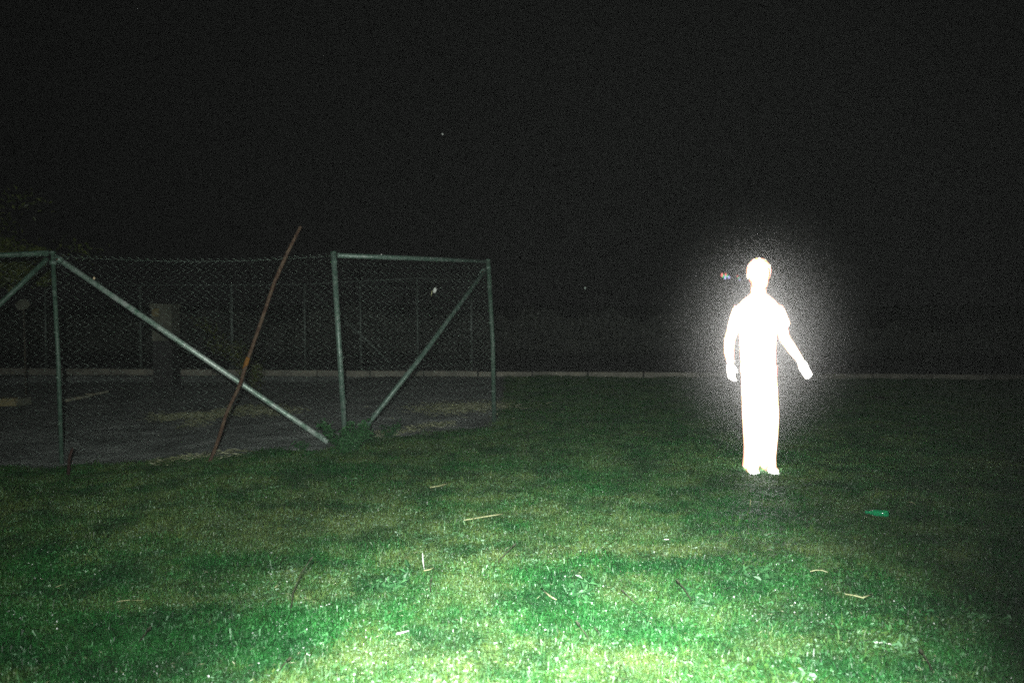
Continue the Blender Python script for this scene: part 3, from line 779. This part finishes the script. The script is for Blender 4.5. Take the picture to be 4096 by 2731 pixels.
# hands: palm, four fingers of different length, thumb from the side of the palm
def hand(mb, wrist, d, side, fwd):
    d = d.normalized(); fwd = (fwd - d * fwd.dot(d)).normalized(); sd = d.cross(fwd).normalized() * side
    n = 12; cen = wrist + d * .045
    mat = Matrix((sd, fwd, d)).transposed()
    mb.ball(cen, (.040, .016, .052), 16, 10, mat); mb.ball(wrist + d*.01, (.026, .019, .03), 12, 8, mat)
    for i, (off, ln) in enumerate(((-.026, .056), (-.009, .068), (.009, .073), (.026, .064))):
        b_ = cen + d * .036 + sd * off; sp_ = sd * off * .06
        p1 = b_ + (d * .55 + fwd * .10) * ln + sp_ ; p2 = p1 + (d * .32 + fwd * .22) * ln; p3 = p2 + (d * .18 + fwd * .26) * ln
        mb.tube([b_ - d*.02, b_, p1, p2, p3], [.009, .0098, .0088, .008, .0062], 10)
    t0 = wrist + d * .022 + sd * .024
    mb.tube([t0 - sd*.014, t0 + sd*.008 + d*.024 + fwd*.016, t0 + sd*.012 + d*.048 + fwd*.030, t0 + sd*.010 + d*.066 + fwd*.040], [.013, .0115, .0098, .0072], 10)
hand(mb, AL[-1], Vector((-.03, -.30, -1)), -1, Vector((.2, -1, 0)))
hand(mb, AR[-1], Vector((.42, -.30, -1)), 1, Vector((-.2, -1, 0)))
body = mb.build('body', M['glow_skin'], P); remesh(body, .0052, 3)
# hair
mb = MB(); mb.ball(w_(-.012, .008, 1.612), (.096, .110, .104), 24, 16)
for i in range(60):
    a = random.uniform(0, 6.28); e_ = random.uniform(.1, 1.25)
    p = w_(-.012 + .090*math.cos(a)*math.sin(e_), .008 + .104*math.sin(a)*math.sin(e_), 1.612 + .098*math.cos(e_))
    mb.ball(p, random.uniform(.008, .013), 8, 6)
cut = O.z + 1.63
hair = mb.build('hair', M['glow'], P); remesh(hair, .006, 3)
bm = bmesh.new(); bm.from_mesh(hair.data)                       # open the face side
bmesh.ops.delete(bm, geom=[v for v in bm.verts if v.co.z < 1.56 and v.co.y < .02 or (v.co.y < -.055 and v.co.z < 1.635) or v.co.z < 1.50], context='VERTS')
bm.to_mesh(hair.data); bm.free()
# T-shirt
mb = MB()
loftp(mb, [(-.008, 0, .885, .141, .112), (-.010, 0, .95, .143, .112), (-.012, 0, 1.05, .149, .108), (-.012, 0, 1.18, .158, .114), (-.012, 0, 1.28, .176, .112), (-.012, 0, 1.345, .166, .098), (-.012, 0, 1.388, .125, .080), (-.012, .0, 1.415, .090, .07), (-.012, .004, 1.432, .068, .062)])
mb.tube([w_(-.110, 0, 1.330), w_(-.165, .012, 1.285), w_(-.188, .03, 1.20), w_(-.198, .045, 1.14)], [.055, .061, .057, .053], 18)
mb.tube([w_(.090, 0, 1.330), w_(.150, .012, 1.285), w_(.185, .03, 1.215), w_(.202, .042, 1.175)], [.055, .060, .060, .062], 18)
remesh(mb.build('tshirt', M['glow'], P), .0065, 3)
# trousers
mb = MB()
def tr(o_, i_): return ((o_ + i_) / 2, abs(o_ - i_) / 2)
Lz = [(.93,-.140,.02),(.80,-.143,.06),(.70,-.140,.06),(.46,-.130,.06),(.30,-.118,.050),(.20,-.110,.045),(.12,-.110,.024),(.035,-.118,.004)]
Rz = [(.93,.128,-.03),(.80,.138,-.06),(.70,.150,-.05),(.46,.166,-.04),(.30,.160,-.03),(.20,.148,-.01),(.12,.140,.022),(.035,.146,.026)]
for Z in (Lz, Rz):
    rg = []
    for z, o_, i_ in Z[::-1]:
        c_, r_ = tr(o_, i_); rg.append((c_, .0, z, r_, .095 + .012*(z < .3)))
    loftp(mb, rg)
loftp(mb, [(-.006, 0, .80, .145, .108), (-.006, 0, .93, .140, .105)])
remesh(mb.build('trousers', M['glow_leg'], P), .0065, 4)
# shoes
for cx in (-.060, .084):
    mb = MB(); sx = 1 if cx > 0 else -1
    mb.ball(w_(cx, .03, .042), (.040, .065, .042), 18, 10); mb.ball(w_(cx + .006*sx, -.09, .032), (.047, .085, .032), 18, 10); mb.tube([w_(cx, .05, .008), w_(cx + .006*sx, -.15, .008)], [.040, .040], 14)
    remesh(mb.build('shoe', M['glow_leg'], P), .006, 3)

# added volume standing in for lens bloom around the person, lit by torch and figure
mv = bpy.data.materials.new('bloom_volume'); mv.use_nodes = True; nt = mv.node_tree
nt.nodes.remove(nt.nodes['Principled BSDF'])
tcn_ = nt.nodes.new('ShaderNodeTexCoord')
mp = N(nt, 'ShaderNodeVectorMath', operation='LENGTH'); nt.links.new(tcn_.outputs['Object'], mp.inputs[0])
sq = N(nt, 'ShaderNodeMath', operation='MULTIPLY'); nt.links.new(mp.outputs['Value'], sq.inputs[0]); nt.links.new(mp.outputs['Value'], sq.inputs[1])
sk = N(nt, 'ShaderNodeMath', operation='MULTIPLY'); nt.links.new(sq.outputs[0], sk.inputs[0]); sk.inputs[1].default_value = -6.6
pw = N(nt, 'ShaderNodeMath', operation='EXPONENT'); nt.links.new(sk.outputs[0], pw.inputs[0])
ml = N(nt, 'ShaderNodeMath', operation='MULTIPLY'); sb = N(nt, 'ShaderNodeMath', operation='SUBTRACT', use_clamp=True); nt.links.new(pw.outputs[0], sb.inputs[0]); sb.inputs[1].default_value = .004
nt.links.new(sb.outputs[0], ml.inputs[0]); ml.inputs[1].default_value = 2.25
vs_ = nt.nodes.new('ShaderNodeVolumePrincipled'); nt.links.new(ml.outputs[0], vs_.inputs['Density'])
vs_.inputs['Color'].default_value = (.95, .93, .92, 1)
nt.links.new(vs_.outputs[0], nt.nodes['Material Output'].inputs['Volume'])
mb = MB(); mb.ball((0, 0, 0), 1, 24, 16)
bloom_volume = mb.build('bloom_volume', mv, merge=True)
bloom_volume.scale = (1.08, .8, 1.30); bloom_volume.location = O + Vector((0, -.02, 1.10))
tag(bloom_volume, label='soft pale bloom volume added around the white figure', cat='bloom_volume', kind='stuff')

# added thin volume: lamp light scatters in it, lifting the blacks
hv = bpy.data.materials.new('lift_volume'); hv.use_nodes = True; nt = hv.node_tree
nt.nodes.remove(nt.nodes['Principled BSDF'])
hp = nt.nodes.new('ShaderNodeVolumePrincipled'); hp.inputs['Density'].default_value = .00022
nt.links.new(hp.outputs[0], nt.nodes['Material Output'].inputs['Volume'])
mb = MB(); mb.box((0, 20, 2.8), (120, 100, 4.2))
tag(mb.build('black_lift_haze', hv), kind='stuff')
